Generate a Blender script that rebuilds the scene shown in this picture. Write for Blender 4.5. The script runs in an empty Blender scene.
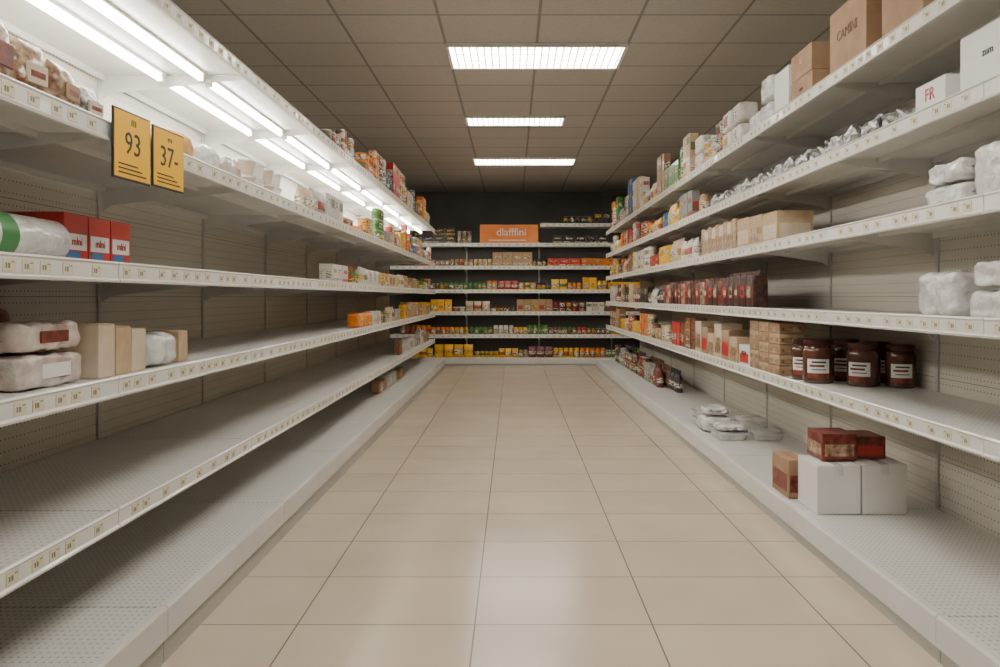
import bpy, bmesh, math, random
from mathutils import Vector, Matrix, noise
R = random.Random(7)
scn = bpy.context.scene
COL = scn.collection
H = 1.2
# ------------------------------------------------------------------ materials
def mat(name, color=(.8,.8,.8), rough=.5, metal=0.0, coat=0.0, emit=None, estr=0, trans=0.0, alpha=1.0):
    m = bpy.data.materials.new(name); m.use_nodes = True
    b = m.node_tree.nodes['Principled BSDF']
    b.inputs['Base Color'].default_value = (*color, 1)
    b.inputs['Roughness'].default_value = rough
    b.inputs['Metallic'].default_value = metal
    b.inputs['Coat Weight'].default_value = coat
    b.inputs['Transmission Weight'].default_value = trans
    b.inputs['Alpha'].default_value = alpha
    if emit:
        b.inputs['Emission Color'].default_value = (*emit, 1)
        b.inputs['Emission Strength'].default_value = estr
    return m
def nodes(m):
    nt = m.node_tree
    return nt, nt.nodes['Principled BSDF']
def noisy(m, c1, c2, scale=5, bump=0.0, bscale=None, detail=3):
    nt, b = nodes(m)
    tc = nt.nodes.new('ShaderNodeTexCoord')
    n = nt.nodes.new('ShaderNodeTexNoise'); n.inputs['Scale'].default_value = scale; n.inputs['Detail'].default_value = detail
    nt.links.new(tc.outputs['Object'], n.inputs['Vector'])
    r = nt.nodes.new('ShaderNodeValToRGB')
    r.color_ramp.elements[0].position = .35; r.color_ramp.elements[1].position = .65
    r.color_ramp.elements[0].color = (*c1, 1); r.color_ramp.elements[1].color = (*c2, 1)
    nt.links.new(n.outputs['Fac'], r.inputs['Fac']); nt.links.new(r.outputs['Color'], b.inputs['Base Color'])
    if bump:
        n2 = nt.nodes.new('ShaderNodeTexNoise'); n2.inputs['Scale'].default_value = bscale or scale*4; n2.inputs['Detail'].default_value = 4
        nt.links.new(tc.outputs['Object'], n2.inputs['Vector'])
        bp = nt.nodes.new('ShaderNodeBump'); bp.inputs['Strength'].default_value = bump; bp.inputs['Distance'].default_value = .01
        nt.links.new(n2.outputs['Fac'], bp.inputs['Height']); nt.links.new(bp.outputs['Normal'], b.inputs['Normal'])
    return m
def math_node(nt, op, a, b=None):
    n = nt.nodes.new('ShaderNodeMath'); n.operation = op
    for i, v in enumerate((a, b)):
        if v is None: continue
        if isinstance(v, (int, float)): n.inputs[i].default_value = v
        else: nt.links.new(v, n.inputs[i])
    return n.outputs[0]
def perforated(name, color, hole, axes, pitch, rad, rough=.45, seam=None):
    m = mat(name, color, rough); nt, b = nodes(m)
    tc = nt.nodes.new('ShaderNodeTexCoord'); sp = nt.nodes.new('ShaderNodeSeparateXYZ')
    nt.links.new(tc.outputs['Object'], sp.inputs[0])
    d2 = None
    for ax, p in zip(axes, pitch):
        v = math_node(nt, 'DIVIDE', math_node(nt, 'ADD', sp.outputs[ax], 100.0), p)
        f = math_node(nt, 'SUBTRACT', math_node(nt, 'FRACT', v), .5)
        f = math_node(nt, 'MULTIPLY', f, p)
        sq = math_node(nt, 'MULTIPLY', f, f)
        d2 = sq if d2 is None else math_node(nt, 'ADD', d2, sq)
    mask = math_node(nt, 'LESS_THAN', d2, rad*rad)
    if seam:
        v = math_node(nt, 'FRACT', math_node(nt, 'DIVIDE', math_node(nt, 'ADD', sp.outputs[seam[0]], 100.0), seam[1]))
        mask = math_node(nt, 'MAXIMUM', mask, math_node(nt, 'LESS_THAN', v, seam[2]))
    mx = nt.nodes.new('ShaderNodeMix'); mx.data_type = 'RGBA'
    nt.links.new(mask, mx.inputs['Factor'])
    mx.inputs['A'].default_value = (*color, 1); mx.inputs['B'].default_value = (*hole, 1)
    nt.links.new(mx.outputs['Result'], b.inputs['Base Color'])
    return m
M = {}
M['shelf'] = noisy(mat('shelf_enamel', rough=.35), (.66,.65,.615), (.71,.70,.665), 3)
M['rail'] = mat('price_rail_plastic', (.76,.755,.72), .3, coat=.2)
M['deck'] = perforated('ribbed_deck_enamel', (.66,.655,.62), (.36,.35,.33), (0,1), (.022,.03), .0044, .33)
M['panel'] = perforated('perforated_back_panel', (.66,.615,.54), (.24,.215,.19), (1,2), (.026,.05), .0040, .5, seam=(2,.4,.008))
M['panelfar'] = perforated('dark_back_panel', (.10,.095,.09), (.03,.03,.03), (1,2), (.026,.05), .0038, .5)
M['post'] = perforated('slotted_upright_metal', (.55,.53,.49), (.04,.04,.04), (1,2), (.5,.025), .009, .4)
M['kick'] = mat('plinth_enamel', (.45,.44,.41), .4)
M['dark'] = mat('black_plastic', (.02,.02,.022), .4)
M['tube'] = mat('fluorescent_tube', (.9,.9,.9), .4, emit=(1,.965,.895), estr=32)
M['fixture'] = mat('white_lamp_holder', (.8,.8,.78), .4)
M['ticket'] = mat('price_ticket_paper', (.70,.65,.48), .6)
M['tink'] = mat('faded_ticket_print', (.22,.20,.16), .6)
M['ink'] = mat('dark_ink', (.03,.03,.03), .6)
M['bink'] = mat('brown_ink', (.10,.05,.03), .6)
M['white'] = mat('white_paper', (.78,.77,.74), .5)
M['yellow'] = mat('yellow_sign_card', (.95,.52,.0), .4)
M['orange'] = noisy(mat('orange_sign_board', rough=.5), (.85,.24,.03), (.95,.30,.05), 4)
M['card'] = noisy(mat('corrugated_cardboard', rough=.8), (.34,.21,.12), (.41,.27,.165), 8)
M['cardlight'] = noisy(mat('light_cardboard', rough=.8), (.44,.31,.18), (.53,.39,.25), 12)
M['tape'] = mat('packing_tape', (.50,.38,.22), .25, coat=.4)
M['film'] = noisy(mat('crinkled_white_film', rough=.22, coat=.6), (.58,.57,.55), (.78,.77,.74), 9, .7, 38)
M['filmpink'] = noisy(mat('film_over_pink_goods', rough=.22, coat=.6), (.46,.33,.29), (.70,.64,.59), 12, .7, 38)
M['foil'] = noisy(mat('crumpled_foil', rough=.3, metal=.9), (.14,.14,.14), (.60,.60,.59), 26, 1.0, 60)
M['clear'] = mat('clear_plastic', (.85,.87,.87), .12, trans=.55)
M['red'] = mat('red_print', (.52,.025,.02), .4, coat=.2)
M['blue'] = mat('blue_print', (.03,.17,.40), .4)
M['green'] = mat('green_print', (.05,.22,.06), .4)
M['maroon'] = noisy(mat('maroon_print', rough=.4), (.10,.015,.012), (.26,.05,.03), 30)
M['choco'] = noisy(mat('brown_sauce_in_glass', rough=.15, coat=.7), (.07,.026,.016), (.115,.042,.024), 10)
M['lid'] = mat('brown_red_metal_lid', (.075,.022,.017), .35, metal=.4)
M['tan'] = noisy(mat('tan_printed_film', rough=.3, coat=.4), (.16,.065,.025), (.56,.42,.27), 30, .4, 40)
M['beige'] = noisy(mat('beige_box_card', rough=.6), (.56,.45,.32), (.64,.53,.40), 10)
M['black'] = noisy(mat('black_print', rough=.35), (.015,.013,.013), (.11,.03,.02), 26)
M['bread'] = noisy(mat('bread_crust', rough=.7), (.60,.25,.06), (.72,.42,.16), 10, .3)
def objcol(name, rough=.4, coat=.2, pattern=True, contrast=.5):
    m = mat(name, rough=rough, coat=coat); nt, b = nodes(m)
    oi = nt.nodes.new('ShaderNodeObjectInfo'); tc = nt.nodes.new('ShaderNodeTexCoord')
    if not pattern:
        nt.links.new(oi.outputs['Color'], b.inputs['Base Color']); return m
    n = nt.nodes.new('ShaderNodeTexNoise'); n.inputs['Scale'].default_value = 22; n.inputs['Detail'].default_value = 1
    n.noise_dimensions = '4D'
    nt.links.new(tc.outputs['Object'], n.inputs['Vector'])
    nt.links.new(math_node(nt, 'MULTIPLY', oi.outputs['Random'], 40), n.inputs['W'])
    f = math_node(nt, 'GREATER_THAN', n.outputs['Fac'], .57)
    f = math_node(nt, 'MULTIPLY', f, contrast)
    hs = nt.nodes.new('ShaderNodeHueSaturation'); hs.inputs['Value'].default_value = .7
    nt.links.new(math_node(nt, 'ADD', math_node(nt, 'MULTIPLY', oi.outputs['Random'], .3), .35), hs.inputs['Hue'])
    hs.inputs['Saturation'].default_value = 1.1
    nt.links.new(oi.outputs['Color'], hs.inputs['Color'])
    mx = nt.nodes.new('ShaderNodeMix'); mx.data_type = 'RGBA'
    nt.links.new(f, mx.inputs['Factor']); nt.links.new(oi.outputs['Color'], mx.inputs['A'])
    mx2 = nt.nodes.new('ShaderNodeMix'); mx2.data_type = 'RGBA'; mx2.inputs['Factor'].default_value = .15
    nt.links.new(hs.outputs['Color'], mx2.inputs['A']); mx2.inputs['B'].default_value = (.8,.75,.65,1)
    nt.links.new(mx2.outputs['Result'], mx.inputs['B'])
    nt.links.new(mx.outputs['Result'], b.inputs['Base Color'])
    return m
M['print'] = objcol('printed_packaging')
M['lidc'] = objcol('coloured_lid', pattern=False)
def label_mat():
    m = mat('printed_label', rough=.5); nt, b = nodes(m)
    oi = nt.nodes.new('ShaderNodeObjectInfo'); tc = nt.nodes.new('ShaderNodeTexCoord')
    n = nt.nodes.new('ShaderNodeTexNoise'); n.noise_dimensions = '4D'; n.inputs['Detail'].default_value = 1; n.inputs['Scale'].default_value = 1
    mp = nt.nodes.new('ShaderNodeMapping'); mp.inputs['Scale'].default_value = (30, 30, 95)
    nt.links.new(tc.outputs['Object'], mp.inputs['Vector']); nt.links.new(mp.outputs['Vector'], n.inputs['Vector'])
    nt.links.new(math_node(nt, 'MULTIPLY', oi.outputs['Random'], 70), n.inputs['W'])
    f = math_node(nt, 'GREATER_THAN', n.outputs['Fac'], .52)
    rp = nt.nodes.new('ShaderNodeValToRGB'); rp.color_ramp.interpolation = 'CONSTANT'
    e = rp.color_ramp.elements; e[0].position = 0; e[0].color = (.68,.62,.50,1); e[1].position = .36; e[1].color = (.72,.42,.04,1)
    for p, c in ((.52,(.55,.42,.25,1)),(.64,(.48,.04,.02,1)),(.78,(.72,.69,.62,1)),(.9,(.09,.20,.07,1))):
        x = e.new(p); x.color = c
    nt.links.new(math_node(nt, 'FRACT', math_node(nt, 'MULTIPLY', oi.outputs['Random'], 13.7)), rp.inputs['Fac'])
    mx = nt.nodes.new('ShaderNodeMix'); mx.data_type = 'RGBA'
    nt.links.new(f, mx.inputs['Factor']); nt.links.new(rp.outputs['Color'], mx.inputs['A'])
    mx2 = nt.nodes.new('ShaderNodeMix'); mx2.data_type = 'RGBA'; mx2.inputs['Factor'].default_value = .7
    nt.links.new(oi.outputs['Color'], mx2.inputs['A']); mx2.inputs['B'].default_value = (.04,.02,.02,1)
    nt.links.new(mx2.outputs['Result'], mx.inputs['B'])
    nt.links.new(mx.outputs['Result'], b.inputs['Base Color'])
    return m
M['label'] = label_mat()

def tiles(name, c1, c2, mortar, w, h, ox, oy, ms, rough, bump=.15, speck=None):
    m = mat(name, rough=rough); nt, b = nodes(m)
    tc = nt.nodes.new('ShaderNodeTexCoord'); mp = nt.nodes.new('ShaderNodeMapping')
    mp.inputs['Location'].default_value = (ox, oy, 0)
    nt.links.new(tc.outputs['Object'], mp.inputs['Vector'])
    br = nt.nodes.new('ShaderNodeTexBrick'); br.offset = 0; br.squash = 1
    br.inputs['Scale'].default_value = 1; br.inputs['Brick Width'].default_value = w; br.inputs['Row Height'].default_value = h
    br.inputs['Mortar Size'].default_value = ms; br.inputs['Mortar Smooth'].default_value = .1
    br.inputs['Color1'].default_value = (*c1, 1); br.inputs['Color2'].default_value = (*c2, 1); br.inputs['Mortar'].default_value = (*mortar, 1)
    nt.links.new(mp.outputs['Vector'], br.inputs['Vector'])
    n = nt.nodes.new('ShaderNodeTexNoise'); n.inputs['Scale'].default_value = speck or 2.0; n.inputs['Detail'].default_value = 6
    nt.links.new(tc.outputs['Object'], n.inputs['Vector'])
    mx = nt.nodes.new('ShaderNodeMix'); mx.data_type = 'RGBA'; mx.blend_type = 'MULTIPLY'; mx.inputs['Factor'].default_value = 1
    r = nt.nodes.new('ShaderNodeValToRGB'); r.color_ramp.elements[0].color = (.9,.9,.9,1); r.color_ramp.elements[1].color = (1,1,1,1)
    r.color_ramp.elements[0].position = .3; r.color_ramp.elements[1].position = .7
    nt.links.new(n.outputs['Fac'], r.inputs['Fac'])
    nt.links.new(br.outputs['Color'], mx.inputs['A']); nt.links.new(r.outputs['Color'], mx.inputs['B'])
    nt.links.new(mx.outputs['Result'], b.inputs['Base Color'])
    bp = nt.nodes.new('ShaderNodeBump'); bp.invert = True; bp.inputs['Strength'].default_value = bump; bp.inputs['Distance'].default_value = .004
    nt.links.new(br.outputs['Fac'], bp.inputs['Height']); nt.links.new(bp.outputs['Normal'], b.inputs['Normal'])
    return m
M['floor'] = tiles('cream_floor_tiles', (.60,.505,.395), (.63,.53,.415), (.22,.17,.13), .65, .5, .14+.65*20, -2.93+.5*40, .003, .19)
M['ceil'] = tiles('ceiling_panels', (.45,.425,.38), (.475,.45,.405), (.25,.235,.21), .745, .65, .55+.745*20, -6.52+.65*40, .012, .9, .3, 30)
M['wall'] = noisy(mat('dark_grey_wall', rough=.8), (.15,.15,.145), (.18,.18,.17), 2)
M['wall2'] = noisy(mat('grey_side_wall', rough=.8), (.42,.41,.38), (.46,.45,.42), 2)
LSTR = 23.0
def louvre():
    m = mat('troffer_diffuser', (.9,.9,.9), .4); nt, b = nodes(m)
    tc = nt.nodes.new('ShaderNodeTexCoord'); sp = nt.nodes.new('ShaderNodeSeparateXYZ'); nt.links.new(tc.outputs['Object'], sp.inputs[0])
    f = math_node(nt, 'FRACT', math_node(nt, 'DIVIDE', math_node(nt, 'ADD', sp.outputs[0], 50), .06))
    g = math_node(nt, 'LESS_THAN', f, .2)
    f2 = math_node(nt, 'FRACT', math_node(nt, 'DIVIDE', math_node(nt, 'ADD', sp.outputs[1], 50), .155))
    g2 = math_node(nt, 'LESS_THAN', f2, .12)
    g = math_node(nt, 'MAXIMUM', g, g2)
    s = math_node(nt, 'SUBTRACT', 1, math_node(nt, 'MULTIPLY', g, .965))
    nt.links.new(math_node(nt, 'MULTIPLY', s, LSTR), b.inputs['Emission Strength'])
    b.inputs['Emission Color'].default_value = (1,.94,.845,1)
    return m
M['louvre'] = louvre()

# ------------------------------------------------------------------ mesh helpers
def finish(bm, name, mats, smooth=False, recalc=True):
    if recalc: bmesh.ops.recalc_face_normals(bm, faces=bm.faces)
    me = bpy.data.meshes.new(name); bm.to_mesh(me); bm.free()
    for k in mats: me.materials.append(M[k])
    if smooth:
        me.polygons.foreach_set('use_smooth', [True]*len(me.polygons))
        try: me.set_sharp_from_angle(angle=math.radians(45))
        except Exception: pass
    return me
def bx(bm, x0, x1, y0, y1, z0, z1, mi=0, bev=0):
    r = bmesh.ops.create_cube(bm, size=1)
    vs = r['verts']
    for v in vs:
        v.co = Vector((x0+(x1-x0)*(v.co.x+.5), y0+(y1-y0)*(v.co.y+.5), z0+(z1-z0)*(v.co.z+.5)))
    fs = set(f for v in vs for f in v.link_faces)
    for f in fs: f.material_index = mi
    if bev:
        es = list(set(e for v in vs for e in v.link_edges))
        r = bmesh.ops.bevel(bm, geom=es, offset=bev, segments=2, affect='EDGES', profile=.5)
        for f in r['faces']: f.material_index = mi
def extr(bm, pts, y0, y1, mi=0):
    a = [bm.verts.new((p[0], y0, p[1])) for p in pts]; b = [bm.verts.new((p[0], y1, p[1])) for p in pts]
    n = len(pts)
    fs = [bm.faces.new(a), bm.faces.new(b[::-1])]
    for i in range(n): fs.append(bm.faces.new((a[i], b[i], b[(i+1)%n], a[(i+1)%n])))
    for f in fs: f.material_index = mi
def loft(bm, secs, seg=20, ex=2.0):
    rings = []
    for s in secs:
        e = s[4] if len(s) > 4 else ex
        ring = []
        for i in range(seg):
            t = 2*math.pi*i/seg; c, q = math.cos(t), math.sin(t)
            ring.append(bm.verts.new((s[1]*math.copysign(abs(c)**(2/e), c), s[2]*math.copysign(abs(q)**(2/e), q), s[0])))
        rings.append(ring)
    for k in range(len(rings)-1):
        for i in range(seg):
            f = bm.faces.new((rings[k][i], rings[k][(i+1)%seg], rings[k+1][(i+1)%seg], rings[k+1][i])); f.material_index = secs[k+1][3]
    f = bm.faces.new(rings[0][::-1]); f.material_index = secs[0][3]
    f = bm.faces.new(rings[-1]); f.material_index = secs[-1][3]
def crinkle(size, amp=.006, ex=5.0, seed=0, cuts=9, mi=0, creases=None, freq=28):
    bm = bmesh.new()
    bmesh.ops.create_cube(bm, size=2)
    bmesh.ops.subdivide_edges(bm, edges=list(bm.edges), cuts=cuts, use_grid_fill=True)
    for v in bm.verts:
        p = v.co.copy()
        n = (abs(p.x)**ex+abs(p.y)**ex+abs(p.z)**ex)**(1/ex)
        p /= n
        p = Vector((p.x*size[0]/2, p.y*size[1]/2, p.z*size[2]/2))
        if creases:
            t = (p.y/size[1]+.5)*creases
            d = abs(t-round(t))
            if d < .18 and 0 < round(t) < creases:
                p.x *= .90+.10*d/.18; p.z *= .90+.10*d/.18
        nv = noise.noise_vector(p*freq+Vector((seed*3.1, seed*1.7, 0)))
        p += nv*amp
        p.z = max(p.z, -size[2]/2)
        v.co = p+Vector((0, 0, size[2]/2))
    for f in bm.faces: f.material_index = mi
    return bm

def obj(name, me, loc=(0,0,0), rz=0, parent=None, **kw):
    o = bpy.data.objects.new(name, me); COL.objects.link(o)
    o.location = loc; o.rotation_euler = (0, 0, rz)
    if parent: o.parent = parent
    for k, v in kw.items(): o[k] = v
    return o
def root(name, loc, label, category, rz=0, group=None):
    o = obj(name, None, loc, rz); o['label'] = label; o['category'] = category
    o.empty_display_size = .05
    if group: o['group'] = group
    return o
def text(s, size, loc, rot, matk, parent, name='lettering', ext=.0006, sx=1.0):
    c = bpy.data.curves.new('t', 'FONT'); c.body = s; c.size = size; c.extrude = ext; c.align_x = 'CENTER'; c.align_y = 'CENTER'; c.resolution_u = 2
    t = bpy.data.objects.new('t', c); COL.objects.link(t)
    dg = bpy.context.evaluated_depsgraph_get(); dg.update()
    me = bpy.data.meshes.new_from_object(t.evaluated_get(dg))
    bpy.data.objects.remove(t); bpy.data.curves.remove(c)
    me.materials.clear(); me.materials.append(M[matk])
    for v in me.vertices: v.co.x *= sx
    o = bpy.data.objects.new(name, me); COL.objects.link(o); o.location = loc; o.rotation_euler = rot; o.parent = parent
    return o
ROT_R = (math.pi/2, 0, -math.pi/2)
ROT_L = (math.pi/2, 0, math.pi/2)
ROT_F = (math.pi/2, 0, 0)

# ------------------------------------------------------------------ room
def plane_box(name, a, mk, **kw):
    bm = bmesh.new(); bx(bm, *a); o = obj(name, finish(bm, name, [mk])); o['kind'] = 'structure'; return o
CZ = 3.27; YB = 15.7; XW = 5.0; YF = -3.5
plane_box('floor', (-XW, XW, YF, YB, -.1, 0), 'floor')
plane_box('ceiling', (-XW, XW, YF, YB, CZ, CZ+.1), 'ceil')
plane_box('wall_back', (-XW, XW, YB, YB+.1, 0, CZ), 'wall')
plane_box('wall_front', (-XW, XW, YF-.1, YF, 0, CZ), 'wall2')
plane_box('wall_left', (-XW-.1, -XW, YF, YB, 0, CZ), 'wall2')
plane_box('wall_right', (XW, XW+.1, YF, YB, 0, CZ), 'wall2')
def troffer(x0, x1, y0, y1):
    r = root('ceiling_light', ((x0+x1)/2, (y0+y1)/2, CZ-.03), 'rectangular fluorescent troffer light with louvred diffuser in ceiling', 'ceiling light')
    w, d = (x1-x0)/2, (y1-y0)/2
    bm = bmesh.new()
    bx(bm, -w, w, -d, -d+.025, 0, .03); bx(bm, -w, w, d-.025, d, 0, .03); bx(bm, -w, -w+.025, -d+.025, d-.025, 0, .03); bx(bm, w-.025, w, -d+.025, d-.025, 0, .03)
    obj('frame', finish(bm, 'frame', ['fixture']), parent=r)
    bm = bmesh.new(); bx(bm, -w+.025, w-.025, -d+.025, d-.025, .008, .014)
    obj('diffuser', finish(bm, 'diffuser', ['louvre']), parent=r)
for t in [(-.55,.94,6.52,7.17), (-.55,.6,9.12,9.55), (-.6,.94,11.85,12.4), (-.55,.94,3.9,4.55), (-.55,.94,1.3,1.95), (-.55,.94,-1.3,-.65)]:  # last three are out of view, added to light the near floor
    troffer(*t)
for y in (3.6, 9.1):  # unseen side-aisle troffers, added to brighten the ceiling by bounce
    troffer(-4.3, -2.8, y, y+.65); troffer(2.85, 4.35, y, y+.65)

# ------------------------------------------------------------------ gondolas
L = 1.33
def gondola_meshes(s, depth, recess, base_h, top, ns, panel='panel'):
    g = {}
    S = lambda a, b: (min(s*a, s*b), max(s*a, s*b))
    bm = bmesh.new(); bx(bm, *S(depth, depth+.02), .002, L-.002, .05, top); g['panel'] = finish(bm, ns+'panel', [panel])
    bm = bmesh.new(); bx(bm, *S(depth-.012, depth-.0005), -.014, .014, base_h, top+.01, bev=.002); g['post'] = finish(bm, ns+'post', ['post'])
    bm = bmesh.new()
    bx(bm, *S(.03, depth-.013), .002, L-.002, base_h-.02, base_h-.006)
    g['deck'] = finish(bm, ns+'deck', ['deck'])
    bm = bmesh.new()
    pts = [(.0,base_h-.105),(.0,base_h-.01),(.006,base_h),(.03,base_h),(.03,base_h-.03),(.012,base_h-.03),(.012,base_h-.105)]
    extr(bm, [(s*a,b) for a,b in pts], .002, L-.002); g['rim'] = finish(bm, ns+'rim', ['shelf'])
    bm = bmesh.new(); bx(bm, *S(.014, .03), .002, L-.002, .0, base_h-.03); g['plinth'] = finish(bm, ns+'plinth', ['kick'])
    bm = bmesh.new()
    bx(bm, *S(recess, depth-.014), .003, L-.003, -.004, 0, 0)
    bx(bm, *S(recess, depth-.014), .003, L-.003, -.012, -.004, 1)
    bx(bm, *S(recess, recess+.012), .003, L-.003, -.05, -.012, 1)
    bx(bm, *S(recess+.25, recess+.27), .01, L-.01, -.035, -.012, 1)
    bx(bm, *S(depth-.03, depth-.018), .003, L-.003, -.04, -.012, 1)
    g['shelf'] = finish(bm, ns+'shelf', ['deck','shelf'])
    bm = bmesh.new()
    pts = [(0,.010),(-.008,.010),(-.013,.004),(-.009,-.001),(-.008,-.044),(-.015,-.050),(-.013,-.057),(0,-.058)]
    extr(bm, [(s*(recess+a),b) for a,b in pts], .003, L-.003); g['rail'] = finish(bm, ns+'rail', ['rail'])
    bm = bmesh.new()
    pts = [(depth-.014,-.013),(recess+.03,-.013),(recess+.03,-.03),(depth-.06,-.10),(depth-.014,-.13)]
    extr(bm, [(s*a,b) for a,b in pts], .016, .020); g['bracket'] = finish(bm, ns+'bracket', ['shelf'])
    def tk(bm, y):
        d = recess-.0085
        bx(bm, *S(d-.0018, d), y-.026, y+.026, -.040, -.006, 0)
        bx(bm, *S(d-.0024, d-.0018), y-.016, y-.010, -.031, -.017, 1)
        bx(bm, *S(d-.0024, d-.0018), y-.006, y+.002, -.031, -.017, 1)
        bx(bm, *S(d-.0024, d-.0018), y+.008, y+.021, -.016, -.013, 1)
    bm = bmesh.new(); tk(bm, 0); g['ticket'] = finish(bm, ns+'ticket', ['ticket','tink'])
    bm = bmesh.new()
    y = .07
    rr = random.Random(3)
    while y < L-.05:
        tk(bm, y); y += rr.choice([.085,.11,.11,.15])
    g['tickets'] = finish(bm, ns+'tickets', ['ticket','tink'])
    for i, d in enumerate((recess+.22, recess+.42)):
        bm = bmesh.new()
        bmesh.ops.create_cone(bm, cap_ends=True, segments=14, radius1=.014, radius2=.014, depth=L-.13, matrix=Matrix.Translation((s*d, L/2, -.045)) @ Matrix.Rotation(math.pi/2, 4, 'X'))
        g['tube%d' % i] = finish(bm, ns+'tube', ['tube'], smooth=True)
        bm = bmesh.new()
        bx(bm, *S(d-.02, d+.02), .03, L-.03, -.026, -.0125)
        bx(bm, *S(d-.014, d+.014), .035, .062, -.06, -.026); bx(bm, *S(d-.014, d+.014), L-.062, L-.035, -.06, -.026)
        g['holder%d' % i] = finish(bm, ns+'holder', ['fixture'])
    return g
def bay(g, loc, rz, levels, label, tickets_ind, lights=None, group='gondola bays lining the aisle'):
    r = root('shelving_unit', loc, label, 'store shelf', rz, group)
    obj('back_panel', g['panel'], parent=r)
    obj('upright', g['post'], parent=r)
    b = obj('base_shelf', g['deck'], parent=r)
    obj('front_rim', g['rim'], parent=b); obj('plinth', g['plinth'], parent=b)
    for i, z in enumerate(levels):
        sh = obj('shelf', g['shelf'], (0,0,z), parent=r)
        obj('price_rail', g['rail'], parent=sh); obj('bracket', g['bracket'], parent=sh)
        if tickets_ind:
            y = R.uniform(.05,.12)
            while y < L-.04:
                obj('price_ticket', g['ticket'], (0,y,0), parent=sh); y += R.choice([.08,.11,.11,.16])
        else:
            t = obj('price_ticket', g['tickets'], parent=sh); t['kind'] = 'stuff'
        if lights and i == len(levels)-1:
            for k in range(2):
                obj('lamp_tube', g['tube%d'%k], parent=sh); obj('lamp_holder', g['holder%d'%k], parent=sh)
    return r
LX, RX = 1.13, 1.385
LF, RF = 1.30, 1.55
gl = gondola_meshes(-1, .92, .17, .19, 2.31, 'l')
gr = gondola_meshes(1, .715, .165, .16, 2.28, 'r')
gb = gondola_meshes(1, .60, .08, .13, 2.2, 'b', 'panelfar')
LL = [.50,.93,1.305,1.755,2.31]
RL = [.734,1.123,1.53,1.90,2.275]
BL = [.53,.935,1.325,1.745,2.15]
for k in range(1, 10):
    y = -.04+L*k
    near = y < 6.5
    bay(gl, (-LX, y, 0), 0, LL, 'white metal shelving bay with tube lights under top shelf', near, lights=True)
    bay(gr, (RX, y, 0), 0, RL, 'white metal shelving bay with perforated beige back', near)
for k in range(4):
    x = 3.14-L*k
    lv = BL + ([2.50] if k < 2 else [])
    bay(gb, (x, 14.1, 0), math.pi/2, lv, 'white shelving bay with dark back across the aisle end', False, group='gondola bays at the end of the aisle')

# ------------------------------------------------------------------ small product library
def v_box(w, d, h, style):
    bm = bmesh.new(); bx(bm, -d/2, d/2, -w/2, w/2, 0, h, 0, bev=.0015)
    e = .0007
    for s in (-1, 1):
        a, b = sorted((s*d/2, s*(d/2+e)))
        if style == 0:
            bx(bm, a, b, -w*.40, w*.40, h*.55, h*.86, 1)
        elif style == 1:
            bx(bm, a, b, -w*.49, w*.49, h*.12, h*.26, 1); bx(bm, a, b, -w*.3, w*.3, h*.55, h*.75, 1)
        else:
            bx(bm, a, b, -w*.35, w*.35, h*.2, h*.52, 1)
        a, b = sorted((s*w/2, s*(w/2+e)))
        bx(bm, -d*.38, d*.38, a, b, h*.25, h*.6, 1)
    bx(bm, -d*.02, d*.02, -w/2+.002, w/2-.002, h, h+e, 2)
    return finish(bm, 'food_box', ['print','label','card']), w, d, h
def v_jar(r, h):
    bm = bmesh.new()
    loft(bm, [(0,r*.9,r*.9,0),(.004,r,r,0),(h*.18,r,r,0),(h*.18+.0005,r*1.01,r*1.01,1),(h*.64,r*1.01,r*1.01,1),(h*.64+.0005,r,r,0),(h*.74,r,r,0),(h*.82,r*.86,r*.86,0),(h*.83,r*.92,r*.92,2),(h*.99,r*.92,r*.92,2),(h,r*.86,r*.86,2)], 18)
    return finish(bm, 'food_jar', ['print','label','lidc'], True), 2*r, 2*r, h
def v_can(r, h):
    bm = bmesh.new()
    loft(bm, [(0,r*.96,r*.96,2),(.004,r,r,2),(.007,r*.98,r*.98,2),(h*.35,r*.98,r*.98,0),(h*.35+.0003,r*.985,r*.985,1),(h*.75,r*.985,r*.985,1),(h*.75+.0003,r*.98,r*.98,0),(h-.008,r*.98,r*.98,0),(h-.004,r,r,2),(h,r*.97,r*.97,2),(h-.003,r*.9,r*.9,2)], 18)
    return finish(bm, 'food_can', ['print','label','foil'], True), 2*r, 2*r, h
def v_bottle(r, h):
    bm = bmesh.new()
    loft(bm, [(0,r*.9,r*.9,0),(.006,r,r,0),(h*.2,r,r,0),(h*.2+.0005,r*1.01,r*1.01,1),(h*.42,r*1.01,r*1.01,1),(h*.42+.0005,r,r,0),(h*.62,r,r,0),(h*.74,r*.6,r*.6,0),(h*.8,r*.36,r*.36,0),(h*.88,r*.34,r*.34,0),(h*.885,r*.42,r*.42,2),(h*.99,r*.42,r*.42,2),(h,r*.38,r*.38,2)], 18)
    return finish(bm, 'drink_bottle', ['print','label','lidc'], True), 2*r, 2*r, h
def v_pouch(w, d, h):
    bm = bmesh.new()
    secs = []
    for i in range(11):
        t = i/10
        th = max(.003, d/2*math.sin(math.pi*min(1, .12+t*.95))**.55) if t < .93 else .003
        secs.append((h*t, th, w/2*(1-.06*math.sin(math.pi*t)), 1 if .3 < t < .62 else 0, 3.2))
    loft(bm, secs, 20)
    for v in bm.verts:
        v.co += noise.noise_vector(v.co*35)*.003
        v.co.z = max(0, v.co.z)
    return finish(bm, 'snack_pouch', ['print','label'], True), w, d, h
def v_tub(r, h):
    bm = bmesh.new()
    loft(bm, [(0,r*.78,r*.78,0),(.004,r*.82,r*.82,0),(h*.3,r*.86,r*.86,1),(h*.75,r*.93,r*.93,1),(h*.82,r*.95,r*.95,0),(h*.83,r,r,2),(h*.97,r,r,2),(h,r*.93,r*.93,2)], 20)
    return finish(bm, 'food_tub', ['print','label','lidc'], True), 2*r, 2*r, h
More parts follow.
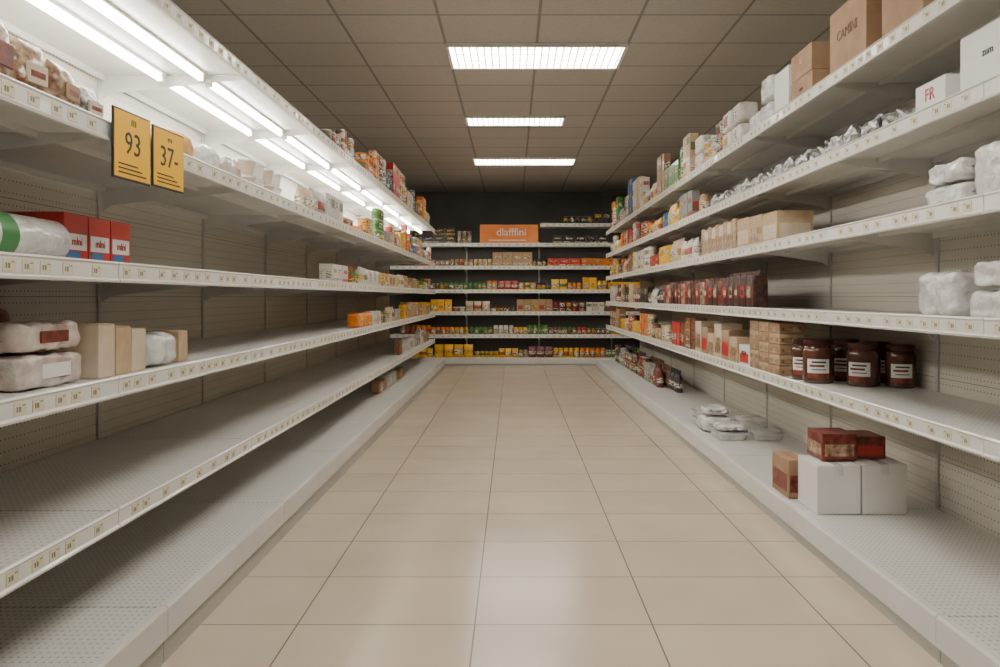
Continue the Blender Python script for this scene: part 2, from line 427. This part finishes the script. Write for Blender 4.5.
def v_pack(w, d, h, seed):
    bm = crinkle((d, w, h), .005, 6, seed, 7, creases=3)
    for f in bm.faces:
        c = f.calc_center_median()
        if abs(c.x) > d*.4 and h*.3 < c.z < h*.7 and abs(c.y) < w*.3: f.material_index = 1
    return finish(bm, 'wrapped_pack', ['print','label'], True), w, d, h
LIB = {
 'food_box': [v_box(.14,.08,.20,0), v_box(.17,.07,.25,1), v_box(.11,.09,.13,2), v_box(.10,.06,.17,0), v_box(.19,.1,.14,1), v_box(.12,.07,.22,2)],
 'food_jar': [v_jar(.038,.13), v_jar(.042,.165)],
 'food_can': [v_can(.04,.11), v_can(.05,.13)],
 'drink_bottle': [v_bottle(.040,.27), v_bottle(.036,.24)],
 'snack_pouch': [v_pouch(.14,.07,.19), v_pouch(.17,.08,.23), v_pouch(.11,.06,.16)],
 'food_tub': [v_tub(.055,.09), v_tub(.065,.07)],
 'wrapped_pack': [v_pack(.2,.12,.12,1), v_pack(.24,.14,.15,2)],
}
NOUN = {'food_box':'printed cardboard food box','food_jar':'glass jar with label','food_can':'tin can with paper label','drink_bottle':'bottle with label','snack_pouch':'crinkled food pouch','food_tub':'plastic food tub with lid','wrapped_pack':'film-wrapped pack'}
CAT = {'food_box':'box','food_jar':'jar','food_can':'can','drink_bottle':'bottle','snack_pouch':'bag','food_tub':'tub','wrapped_pack':'package'}
PAL = {'white':(.66,.63,.57),'cream':(.60,.46,.27),'brown':(.19,.085,.035),'tan':(.42,.25,.12),'red':(.50,.022,.014),'orange':(.78,.20,.01),'yellow':(.84,.46,.01),'green':(.07,.25,.03),'blue':(.035,.14,.36),'maroon':(.15,.02,.02),'black':(.022,.02,.022),'grey':(.30,.30,.29),'purple':(.22,.03,.22),'silver':(.5,.5,.5)}
frames = {'L': (lambda a, d: (-(LF+d), a), 0, 'white shelf'), 'R': (lambda a, d: (RF+d, a), 0, 'white shelf'), 'B': (lambda a, d: (a, 14.18+d), math.pi/2, 'far end shelf'),
          'LB': (lambda a, d: (-(LX+.03+d), a), 0, 'base shelf'), 'RB': (lambda a, d: (RX+.03+d, a), 0, 'base shelf')}
def row(fr, z, a0, a1, kinds, cols, where, gap=.02, hmax=.26, hmin=.5, fill=.96, rows=1, runlen=(2,4)):
    fn, rz, on = frames[fr]
    for rr in range(rows):
        a = a0; off = gap + rr*.16
        while a < a1:
            kind = R.choice(kinds); me, w, d, h = R.choice(LIB[kind]); cn = R.choice(cols); n = R.randint(*runlen)
            if h > hmax: continue
            if R.random() > fill: a += R.uniform(.1,.3); continue
            st = max(1, int(hmax*R.uniform(hmin, 1.0)/(h+.0015)))
            if kind in ('drink_bottle','snack_pouch'): st = 1
            if kind in ('food_can','food_jar','food_tub'): st = min(st, 3)
            for _ in range(n):
                if a+w > a1: a = a1+1; break
                dd = off + d/2 + R.uniform(0,.015)
                x, y = fn(a+w/2, dd)
                for q in range(st):
                    o = obj(kind, me, (x, y, z+.001+q*(h+.0015)), rz)
                    c = PAL[cn]; j = R.uniform(.85,1.15)
                    o.color = (min(1,c[0]*j), min(1,c[1]*j), min(1,c[2]*j), 1)
                    o['label'] = '%s %s on %s' % (cn, NOUN[kind], on); o['category'] = CAT[kind]; o['group'] = '%s packs on %s' % (CAT[kind], where)
                a += w + R.uniform(.004,.010)
            a += R.uniform(0,.015)
warm = ['cream','brown','tan','white','orange','yellow','red','maroon','tan']
mixd = ['white','cream','white','red','orange','yellow','green','blue','brown','tan','grey']
allk = ['food_box','food_jar','food_can','snack_pouch','food_box','food_tub']
# left side far goods
row('L', LL[4], 5.9, 6.9, ['food_can','food_jar'], ['black','brown','grey','brown'], 'the top shelf', .04, .27, .9)
row('L', LL[4], 7.3, 13.1, ['food_box','food_can','food_box','food_tub'], warm+['blue','green'], 'the top shelf', .04, .46, .7)
row('L', LL[3], 5.1, 8.0, ['food_tub','snack_pouch','food_box'], ['white','cream','grey','tan','orange','yellow'], 'the upper shelf', .04, .2, fill=.85)
row('L', LL[3], 8.0, 13.15, allk, mixd, 'the upper shelf', .03, .38, .7)
row('L', LL[2], 5.9, 13.15, ['wrapped_pack','food_tub','food_box','snack_pouch'], ['white','cream','yellow','green','white','tan','red'], 'the middle shelf', .03, .2)
row('L', LL[1], 7.0, 13.15, ['wrapped_pack','food_box','food_tub','snack_pouch'], ['white','cream','tan','yellow','grey','orange'], 'the lower shelf', .03, .2)
row('L', LL[0], 9.6, 13.1, ['wrapped_pack','food_box'], ['white','brown','grey','tan'], 'the lowest shelf', .05, .2, fill=.8)
row('LB', .186, 8.4, 10.4, ['food_box','wrapped_pack'], ['white','tan','brown'], 'the base shelf', .22, .16, fill=.9)
# right side far goods
row('R', RL[4], 5.6, 7.2, ['wrapped_pack','food_tub','wrapped_pack'], ['white','white','grey','cream'], 'the top shelf', .03, .42, .75)
row('R', RL[4], 7.2, 13.15, ['food_box','wrapped_pack','food_box','food_can','snack_pouch'], mixd+['white','cream'], 'the top shelf', .03, .62, .65)
row('R', RL[3], 6.7, 13.15, allk, mixd, 'the upper shelf', .03, .30, .8)
row('R', RL[2], 7.0, 13.15, allk, warm, 'the shelf above the middle', .03, .29, .8)
row('R', RL[1], 8.5, 13.15, ['food_box','snack_pouch','food_jar'], ['maroon','brown','white','tan','cream','green','black'], 'the middle shelf', .03, .32, .7)
row('R', RL[0], 6.95, 13.15, ['food_can','food_box','food_jar','wrapped_pack'], ['red','orange','white','cream','brown','yellow','tan'], 'the lower shelf', .03, .31, .75)
row('RB', .156, 8.7, 13.1, ['drink_bottle'], ['black','maroon','black','brown'], 'the base shelf', .36, .3, runlen=(4,8))
row('RB', .156, 9.2, 13.1, ['drink_bottle','food_can'], ['black','maroon','brown','grey'], 'the base shelf', .24, .3, .9)
# far gondola
bk = dict(runlen=(2,5))
row('B', BL[4], -2.0, -.66, ['food_can','food_box'], ['black','black','grey'], 'the top shelf of the far gondola', .04, .33, .8, **bk)
row('B', BL[4], .55, 2.9, ['food_box'], ['black','grey','maroon'], 'the top shelf of the far gondola', .04, .22, fill=.5, **bk)
row('B', 2.50, .9, 2.9, ['food_box','food_can'], ['black','black','grey'], 'the highest shelf of the far gondola', .04, .2, **bk)
row('B', BL[3], -2.0, .6, ['food_can','food_box','food_jar'], ['maroon','brown','cream','red','tan','black'], 'the upper shelf of the far gondola', .04, .26, **bk)
row('B', BL[3], .62, 2.9, ['food_box','drink_bottle'], ['orange','yellow','purple','red'], 'the upper shelf of the far gondola', .04, .28, **bk)
row('B', BL[2], -2.0, 2.9, ['food_can','snack_pouch','food_box','food_jar'], ['green','orange','red','yellow','black','brown','yellow'], 'the fourth shelf of the far gondola', .04, .24, **bk)
row('B', BL[1], -2.0, 2.9, ['snack_pouch','food_box','food_tub','food_jar'], ['white','cream','brown','tan','yellow','maroon'], 'the third shelf of the far gondola', .04, .22, **bk)
row('B', BL[0], -2.0, 2.9, ['food_can','food_jar','food_jar'], ['red','yellow','orange','white','green','brown'], 'the second shelf of the far gondola', .04, .24, **bk)
row('B', .126, -2.0, 2.9, ['snack_pouch','food_jar','food_can'], ['orange','yellow','yellow','tan','maroon','green'], 'the base shelf of the far gondola', .02, .24, **bk)

# ------------------------------------------------------------------ special items
r = root('sign_board', (-.07, 14.25, BL[4]+.001), 'orange shop sign board with white lettering standing on shelf', 'sign')
bm = bmesh.new(); bx(bm, -.52, .52, 0, .03, 0, .34, 0, bev=.006); obj('board', finish(bm, 'sb', ['orange']), parent=r)
text('dlafffini', .19, (.04, -.002, .2), ROT_F, 'white', r)
bm = bmesh.new(); bx(bm, -.36, .30, -.002, 0, .05, .07); obj('underline', finish(bm, 'ul', ['white']), parent=r)

def price_sign(y, z0, w, h, big, small, tilt):
    r = root('price_sign', (-LF+.032, y, z0), 'yellow price card with black numbers clipped on shelf edge', 'price sign', group='yellow price cards on the shelf edge')
    r.rotation_euler = (0, 0, tilt)
    bm = bmesh.new(); bx(bm, -.003, .003, -w/2-.007, w/2+.007, -.007, h+.007, 0, bev=.002)
    obj('holder', finish(bm, 'ph', ['dark']), parent=r)
    bm = bmesh.new(); bx(bm, .003, .005, -w/2, w/2, 0, h, 0); obj('card', finish(bm, 'pc', ['yellow']), parent=r)
    text(big, .105, (.0055, .0, h*.52), ROT_L, 'ink', r)
    text(small, .03, (.0055, w*.02, h*.86), ROT_L, 'ink', r, 'small_lettering', sx=1.5)
    bm = bmesh.new()
    for i in range(3): bx(bm, .005, .0057, -w*.4, w*(.38-.12*i), h*.06+i*.014, h*.06+.005+i*.014)
    obj('printed_lines', finish(bm, 'pl', ['ink']), parent=r)
    bm = bmesh.new(); bx(bm, -.012, -.003, -.02, .02, h*.55, h*.75); obj('clip', finish(bm, 'cl', ['dark']), parent=r)
price_sign(2.66, 1.59, .22, .215, '93', 'III', -.06)
price_sign(2.94, 1.60, .22, .205, '37-', 'm', -.06)

def carton(loc, size, label, body='card', rz=0, txt=None, tsize=.06, faces='SF', tm='bink', name='cardboard_carton', cat='cardboard box', band=None, tape=True, group=None):
    w, d, h = size
    r = root(name, loc, label, cat, rz, group)
    bm = bmesh.new(); bx(bm, -w/2, w/2, -d/2, d/2, 0, h-.004, 0, bev=.003)
    obj('body', finish(bm, 'body', [body]), parent=r)
    bm = bmesh.new(); bx(bm, -w/2+.001, -.002, -d/2+.001, d/2-.001, h-.004, h-.001, 0, bev=.001); obj('flap', finish(bm, 'flap', [body]), parent=r)
    bm = bmesh.new(); bx(bm, .002, w/2-.001, -d/2+.001, d/2-.001, h-.004, h-.001, 0, bev=.001); obj('flap', finish(bm, 'flap', [body]), parent=r)
    if tape:
        tm2 = 'film' if body == 'white' else 'tape'
        bm = bmesh.new(); bx(bm, -.02, .02, -d/2-.0008, d/2+.0008, h-.001, h); bx(bm, -.02, .02, -d/2-.001, -d/2, h-.05, h)
        obj('tape', finish(bm, 'tape', [tm2]), parent=r)
    if band:
        bm = bmesh.new(); e = .0009
        bx(bm, -w*.42, w*.42, -d/2-e, -d/2, h*.15, h*.6); bx(bm, -w/2-e, -w/2, -d*.42, d*.42, h*.15, h*.6); bx(bm, w/2, w/2+e, -d*.42, d*.42, h*.15, h*.6)
        obj('printed_band', finish(bm, 'band', [band]), parent=r)
    if txt:
        if 'F' in faces: text(txt, tsize, (0, -d/2-.0012, h*.6), ROT_F, tm, r)
        if 'S' in faces: text(txt, tsize, (-w/2-.0012, 0, h*.6), ROT_R, tm, r)
        if 'E' in faces: text(txt, tsize, (w/2+.0012, 0, h*.6), ROT_L, tm, r)
    return r
Z = RL[4]+.001
carton((1.76, 3.88, Z), (.28,.42,.36), 'brown corrugated carton with dark printed lettering on top shelf', txt='CAMINI', tsize=.07, faces='S')
carton((1.80, 3.40, Z), (.30,.36,.34), 'plain brown corrugated carton on the top shelf')
carton((1.74, 4.50, Z), (.24,.34,.16), 'brown carton under another on top shelf', txt='min', tsize=.04)
carton((1.74, 4.50, Z+.162), (.24,.32,.15), 'brown carton stacked on another with red lettering', txt='FL', tsize=.05, tm='red')
carton((1.73, 4.86, Z), (.20,.26,.30), 'white carton standing on top shelf', body='white')
def pack(loc, size, label, mk='film', seed=0, rz=0, n=3, group=None, ex=8, name='wrapped_pack', lab=None, cuts=13, side=-1):
    r = root(name, loc, label, 'package', rz, group)
    bm = crinkle(size, .009, ex, seed, cuts, creases=n)
    obj('wrapped_body', finish(bm, 'wb', [mk], True), parent=r)
    for s in (-1, 1):
        bm = bmesh.new(); vs = []
        for i in range(9):
            t = i/8-.5
            x = t*size[0]*.7
            vs.append((bm.verts.new((x*.6, s*size[1]*.47, size[2]*.5+.006*math.sin(i*2.1))), bm.verts.new((x, s*(size[1]*.5+.012+.004*math.sin(i*3)), size[2]*.5+.014*math.sin(i*1.7)))))
        for i in range(8): bm.faces.new((vs[i][0], vs[i+1][0], vs[i+1][1], vs[i][1]))
        obj('film_seal', finish(bm, 'fs', [mk], True), parent=r)
    if lab:
        bm = bmesh.new(); e = size[0]/2+.003
        a, b = sorted((side*(e-.004), side*e))
        bx(bm, a, b, -size[1]*.22, size[1]*.22, size[2]*.3, size[2]*.72, 0, bev=.001)
        obj('sticker', finish(bm, 'st', [lab]), parent=r)
    return r
g = 'film-wrapped white packs on the top shelf'
for i, (x, y, dz, sy, sz) in enumerate([(1.72,5.15,0,.22,.17),(1.72,5.15,.178,.21,.16),(1.72,5.41,0,.22,.16),(1.96,5.3,0,.3,.2)]):
    pack((x, y, Z+dz), (.2, sy, sz), 'white film-wrapped paper goods pack on the top shelf', 'film', i, 0, 2, g)
g = 'crumpled foil bags along the upper shelf'
foil_me = []
for i in range(4):
    bm = crinkle((.13,.185,.10), .030, 3.0, i+5, 14, freq=22)
    for v in bm.verts:
        v.co.x = max(-.075, min(.075, v.co.x)); v.co.y = max(-.103, min(.103, v.co.y))
    foil_me.append(finish(bm, 'foil_bag', ['foil'], False))
y = 3.38; i = 0
while y < 6.5:
    for dx in (0, .17):
        o = obj('foil_bag', foil_me[(i+int(dx*10)) % 4], (1.65+dx, y, RL[3]+.001), 0); o['label'] = 'silver crumpled foil bag lying on white shelf'; o['category'] = 'bag'; o['group'] = g
    y += .212; i += 1
carton((1.67, 3.08, RL[3]+.001), (.13,.22,.13), 'small white box with red printed lettering on shelf', body='white', txt='FR', tsize=.07, faces='S', tm='red', name='food_box', cat='box', tape=False)
carton((1.70, 2.72, RL[3]+.001), (.17,.34,.23), 'white carton with black printed text on the shelf', body='white', txt='zıım', tsize=.04, faces='S', tm='ink', name='food_box', cat='box', tape=False)
# R3
pack((1.70, 2.99, RL[2]+.001), (.20,.27,.085), 'white film-wrapped paper pack lying on shelf', 'film', 11, 0, 2)
pack((1.70, 2.99, RL[2]+.094), (.19,.25,.08), 'white film-wrapped paper pack stacked on another', 'film', 12, 0, 2)
pack((1.70, 2.64, RL[2]+.001), (.22,.28,.19), 'taller white film-wrapped paper pack on shelf', 'film', 13, 0, 2)
for i in range(3):
    carton((1.69, 4.93+.285*i, RL[2]+.001), (.22,.275,.19+.01*i), 'light brown printed cardboard box on shelf', body='cardlight', band='tan' if i == 1 else 'beige', name='food_box', cat='box', tape=False, group='light brown boxes on the shelf')
for i in range(9):
    carton((1.66, 5.78+.115*i, RL[2]+.001), (.14,.105,.235-.015*(i%2)), 'slim yellow-brown printed food box standing on shelf', body='beige' if i%2 else 'cardlight', band='tan', name='food_box', cat='box', tape=False, group='slim boxes on the shelf')
# R2
pack((1.70, 3.03, RL[1]+.001), (.22,.26,.17), 'white film-wrapped roll pack on middle shelf', 'film', 21, 0, 2)
pack((1.72, 2.66, RL[1]+.001), (.24,.34,.10), 'white film-wrapped pack under another', 'film', 22, 0, 3)
pack((1.72, 2.66, RL[1]+.109), (.23,.32,.09), 'white film-wrapped pack stacked on another', 'film', 23, 0, 3)
y = 5.36; i = 0
while y < 8.4:
    mk = 'black' if y < 6.1 else ['maroon','black','black','maroon','tan'][i%5]
    w, d, h = .14, .11, .25 if y < 6.1 else .225
    bm = bmesh.new()
    secs = [(0,d*.47,w*.47,0),(.005,d*.5,w*.495,0),(h*.3,d*.5,w*.5,0),(h*.6,d*.495,w*.5,0),(h*.86,d*.48,w*.497,0),(h*.88,d*.44,w*.49,0),(h*.885,.006,w*.48,0),(h,.004,w*.48,0)]
    loft(bm, secs, 28, 10)
    for v in bm.verts: v.co += noise.noise_vector(v.co*30+Vector((i,0,0)))*.003; v.co.z = max(0, v.co.z)
    r = root('food_pouch', (1.635, y, RL[1]+.001), 'dark %s glossy block-bottom food pouch standing on shelf' % ('red' if mk == 'maroon' else 'brown' if mk == 'tan' else 'black'), 'bag', 0, 'dark pouches on the middle shelf')
    obj('pouch_body', finish(bm, 'pb', [mk], True), parent=r)
    bm = bmesh.new(); bx(bm, -.059, -.056, -.042, .042, .07, .15, 0, bev=.001); bx(bm, -.0595, -.059, -.03, .03, .09, .125, 1); obj('sticker', finish(bm, 'ps', [['tan','red','maroon'][i%3],'ink' if i%2 else 'beige']), parent=r)
    y += .150; i += 1
# R1 jars
g = 'brown sauce jars with white labels on the lower shelf'
def jar(loc, r0, h, lid='lid', label='large glass jar of brown sauce with white label and lid'):
    r = root('sauce_jar', loc, label, 'jar', R.uniform(-.25,.25), g)
    bm = bmesh.new(); loft(bm, [(0,r0*.88,r0*.88,0),(.004,r0*.96,r0*.96,0),(.015,r0,r0,0),(h*.74,r0,r0,0),(h*.82,r0*.93,r0*.93,0),(h*.85,r0*.84,r0*.84,0),(h*.88,r0*.84,r0*.84,0)], 36); obj('jar_body', finish(bm, 'jb', ['choco'], True), parent=r)
    bm = bmesh.new(); loft(bm, [(h*.87,r0*.92,r0*.92,0),(h*.875,r0*.95,r0*.95,0),(h*.985,r0*.95,r0*.95,0),(h,r0*.9,r0*.9,0),(h-.002,r0*.8,r0*.8,0)], 36); obj('lid', finish(bm, 'jl', [lid], True), parent=r)
    bm = bmesh.new()
    def arc(rad, z0, z1, a0, a1, mi, n=24):
        pr = None
        for i in range(n+1):
            a = a0+(a1-a0)*i/n
            p = (bm.verts.new((rad*math.cos(a), rad*math.sin(a), z0)), bm.verts.new((rad*math.cos(a), rad*math.sin(a), z1)))
            if pr: f = bm.faces.new((pr[0], p[0], p[1], pr[1])); f.material_index = mi
            pr = p
    c = math.radians(238)
    arc(r0+.0008, h*.12, h*.56, c-.72, c+.72, 0)
    arc(r0+.0014, h*.12, h*.24, c-.72, c+.72, 1); arc(r0+.0014, h*.47, h*.51, c-.4, c+.5, 2); arc(r0+.0014, h*.38, h*.43, c-.55, c+.4, 1)
    arc(r0+.0014, h*.31, h*.33, c-.4, c+.5, 2)
    obj('jar_label', finish(bm, 'jlab', ['white','maroon','ink'], False), parent=r)
z1 = RL[0]+.001
jar((1.665, 4.36, z1), .082, .235); jar((1.66, 4.545, z1), .074, .225); jar((1.84, 4.20, z1), .082, .225); jar((2.00, 4.13, z1), .074, .22)
jar((1.85, 4.45, z1), .076, .23); jar((2.005, 4.40, z1), .074, .22)
g2 = 'stack of tan boxes on the lower shelf'
for c in range(3):
    for i in range(5):
        carton((1.635, 4.78+.2*c, z1+i*.063), (.15,.18,.061), 'small tan box with brown print stacked on shelf', body='cardlight' if (i+c)%2 else 'card', band='tan', name='food_box', cat='box', tape=False, group=g2)
carton((1.64, 5.42, z1), (.15,.24,.14), 'white and red printed box on lower shelf', body='white', txt='MEDM', tsize=.04, band='red', tm='ink', name='food_box', cat='box', tape=False)
for i in range(6):
    carton((1.645, 5.69+.215*i, z1), (.16,.2,.18+.04*(i%3)), 'light brown cardboard food box on lower shelf', body=['cardlight','card','beige'][i%3], band=['tan','red','tan'][i%3], name='food_box', cat='box', tape=False, group='cardboard boxes on the lower shelf')
# Base right
zb = .156
carton((1.565, 3.97, zb), (.21,.26,.235), 'white corrugated carton on the base shelf', body='white')
carton((1.785, 3.98, zb), (.215,.28,.24), 'white corrugated carton beside a matching one', body='white')
carton((1.60, 4.02, zb+.243), (.17,.20,.13), 'red-brown printed box lying on white cartons', body='maroon', band='tan', name='food_box', cat='box', tape=False)
carton((1.77, 4.06, zb+.243), (.15,.20,.11), 'dark red printed box lying on white cartons', body='maroon', band='red', name='food_box', cat='box', tape=False)
carton((1.475, 4.27, zb), (.10,.26,.20), 'open brown box with red print on base shelf', body='card', band='maroon', name='food_box', cat='box', tape=False)
def tray(loc, rz, w, d, h, lab='clear plastic food tray stacked on the base shelf'):
    r = root('plastic_tray', loc, lab, 'tray', rz, 'clear plastic trays on the base shelf')
    bm = bmesh.new()
    secs = [(0,w*.42,d*.42,0),(.004,w*.44,d*.44,0),(h,w*.49,d*.49,0),(h,w*.52,d*.52,0),(h+.002,w*.52,d*.52,0),(h+.002,w*.48,d*.48,0),(.008,w*.43,d*.43,0)]
    loft(bm, secs, 28, 7); obj('tray_body', finish(bm, 'tb', ['film']), parent=r)
    bm = bmesh.new(); loft(bm, [(h+.003,w*.52,d*.52,0),(h+.006,w*.51,d*.51,0),(h+.012,w*.4,d*.4,0),(h+.013,w*.39,d*.39,0)], 28, 7); obj('tray_lid', finish(bm, 'tl', ['clear']), parent=r)
for (x, y, n, rz) in [(1.60,5.93,1,.05),(1.87,5.93,1,-.05),(1.60,6.62,2,0)]:
    for k in range(n): tray((x, y, zb+.061*k), rz, .22, .26, .045)
for i, (x, y, z, a, b, c, rz) in enumerate([(1.58,6.28,0,.24,.27,.12,0),(1.87,6.30,0,.22,.28,.11,0),(1.58,6.28,.13,.2,.22,.06,0),(1.60,5.93,.062,.2,.22,.05,0)]):
    pack((x, y, zb+z), (a, b, c), 'crumpled translucent white plastic pack on base shelf', 'film', 50+i, rz, 2, ex=4)
# ---------------- left hero items
zc = LL[2]+.001
for i in range(2):
    r = root('paper_roll', (-1.50-.155*i, 2.36, zc+.072), 'white paper towel roll with green print lying on shelf', 'paper roll', group='paper rolls on the middle shelf')
    bm = bmesh.new()
    ring = [(-.235,.045,.045,1),(-.234,.066,.066,0),(-.225,.071,.071,0),(.225,.071,.071,0),(.234,.066,.066,0),(.235,.045,.045,1)]
    loft(bm, ring, 28)
    bmesh.ops.rotate(bm, verts=bm.verts, cent=(0,0,0), matrix=Matrix.Rotation(math.pi/2, 3, 'X'))
    obj('roll', finish(bm, 'roll', ['film','beige'], True), parent=r)
    bm = bmesh.new(); loft(bm, [(.04,.0716,.0716,0),(.12,.0716,.0716,0)], 28)
    bmesh.ops.rotate(bm, verts=bm.verts, cent=(0,0,0), matrix=Matrix.Rotation(math.pi/2, 3, 'X'))
    obj('printed_band', finish(bm, 'rb', ['green'], True), parent=r)
for i in range(3):
    r = carton((-1.62, 2.74+.155*i, zc), (.25,.15,.18), 'red, white and blue printed food box on shelf', body='red', name='food_box', cat='box', tape=False, group='red boxes on the middle shelf')
    bm = bmesh.new(); e = .0009
    bx(bm, .125, .125+e, -.065, .065, .055, .11, 0); bx(bm, .125, .125+2*e, -.06, .02, .012, .05, 1); bx(bm, -.1, .1, -.075-e, -.075, .015, .08, 1); bx(bm, -.05, .11, -.075-2*e, -.075, .065, .12, 0)
    obj('printed_panel', finish(bm, 'pp', ['white','blue']), parent=r)
    text('mlni', .04, (.1275, 0, .083), ROT_L, 'red', r)
zd = LL[3]+.001
def bag(loc, w, d, h, mk, label, rz, seed, lab='white'):
    r = root('snack_bag', loc, label, 'bag', rz, 'snack bags on the upper shelf')
    bm = bmesh.new(); secs = []
    for k in range(15):
        t = k/14
        th = max(.002, d/2*math.sin(math.pi*min(1, .10+t*.92))**.5) if .0 < t < .93 else .003 if t else d*.3
        secs.append((h*t, th, w/2*(1-.08*math.sin(math.pi*t)), 0, 2.6))
    loft(bm, secs, 32)
    for v in bm.verts: v.co += noise.noise_vector(v.co*32+Vector((seed*2,0,0)))*.008; v.co.z = max(0, v.co.z)
    obj('bag_body', finish(bm, 'bb', [mk], True), parent=r)
    bm = bmesh.new(); bx(bm, d/2-.004, d/2+.004, -w*.28, w*.28, h*.3, h*.62, 0, bev=.002); bx(bm, d/2+.004, d/2+.0048, -w*.2, w*.2, h*.4, h*.5, 1); obj('bag_label', finish(bm, 'bl', [lab,'maroon']), parent=r)
bag((-1.40, 2.12, zd), .17, .09, .20, 'tan', 'tan glossy snack bag with dark print on shelf', .05, 1, 'maroon')
bag((-1.41, 2.30, zd), .15, .09, .18, 'tan', 'brown snack bag with pale print on shelf', -.1, 2, 'beige')
bag((-1.40, 2.46, zd), .15, .09, .155, 'tan', 'brown and silver snack bag beside price cards', .1, 3, 'card')
bag((-1.41, 2.62, zd), .14, .09, .13, 'foil', 'small silver snack bag beside price cards', -.05, 4, 'beige')
for i, (y, mk) in enumerate([(3.32,'bread'),(3.62,'film'),(3.92,'filmpink')]):
    pack((-1.45, y, zd), (.2,.26,.13), ['orange-brown bread loaf wrapped in film','white film-wrapped loaf pack','pale film-wrapped loaf pack'][i]+' on the upper shelf', mk, 31+i, 0, 1, ex=3)
for i in range(4):
    for q in range(2):
        r = root('food_tub', (-1.42, 4.2+.16*i, zd+q*.082), 'white plastic food tub with lid on shelf', 'tub', group='white tubs on the upper shelf')
        bm = bmesh.new(); loft(bm, [(0,.05,.05,0),(.066,.062,.062,0)], 24); obj('tub_body', finish(bm, 'tb', ['white' if i%2 else 'beige'], True), parent=r)
        bm = bmesh.new(); loft(bm, [(.066,.066,.066,0),(.078,.066,.066,0),(.08,.062,.062,0)], 24); obj('lid', finish(bm, 'tl', ['film'], True), parent=r)
zB = LL[1]+.001
pack((-1.47, 2.40, zB), (.20,.34,.10), 'film-wrapped pinkish grocery pack with white sticker', 'filmpink', 41, 0, 3, lab='white', side=1)
pack((-1.47, 2.40, zB+.108), (.19,.33,.085), 'film-wrapped pale pack with maroon sticker stacked on another', 'filmpink', 42, 0, 3, lab='maroon', side=1)
pack((-1.71, 2.42, zB), (.2,.34,.24), 'dark maroon film-wrapped pack behind pale packs', 'maroon', 43, 0, 2)
for i in range(3):
    carton((-1.44, 2.68+.115*i, zB), (.16,.108,.18-.012*i), 'plain beige food box standing on the lower shelf', body=['beige','cardlight','beige'][i], name='food_box', cat='box', tape=False, group='beige boxes on the lower shelf')
pack((-1.45, 3.14, zB), (.2,.22,.13), 'clear film-wrapped white pack on lower shelf', 'film', 45, 0, 2, ex=4)
carton((-1.45, 3.35, zB), (.14,.09,.13), 'small light brown box behind wrapped pack', body='cardlight', name='food_box', cat='box', tape=False)

# ------------------------------------------------------------------ world and camera
w = bpy.data.worlds.new('World'); scn.world = w; w.use_nodes = True
w.node_tree.nodes['Background'].inputs[0].default_value = (.05,.05,.05,1)
cd = bpy.data.cameras.new('Camera'); cam = bpy.data.objects.new('Camera', cd); COL.objects.link(cam)
cam.location = (0, 0, H); cam.rotation_euler = (math.pi/2, 0, 0)
cd.sensor_width = 36; cd.lens = 28.8; cd.shift_x = -.013; cd.shift_y = -.0365; cd.clip_start = .05
scn.camera = cam
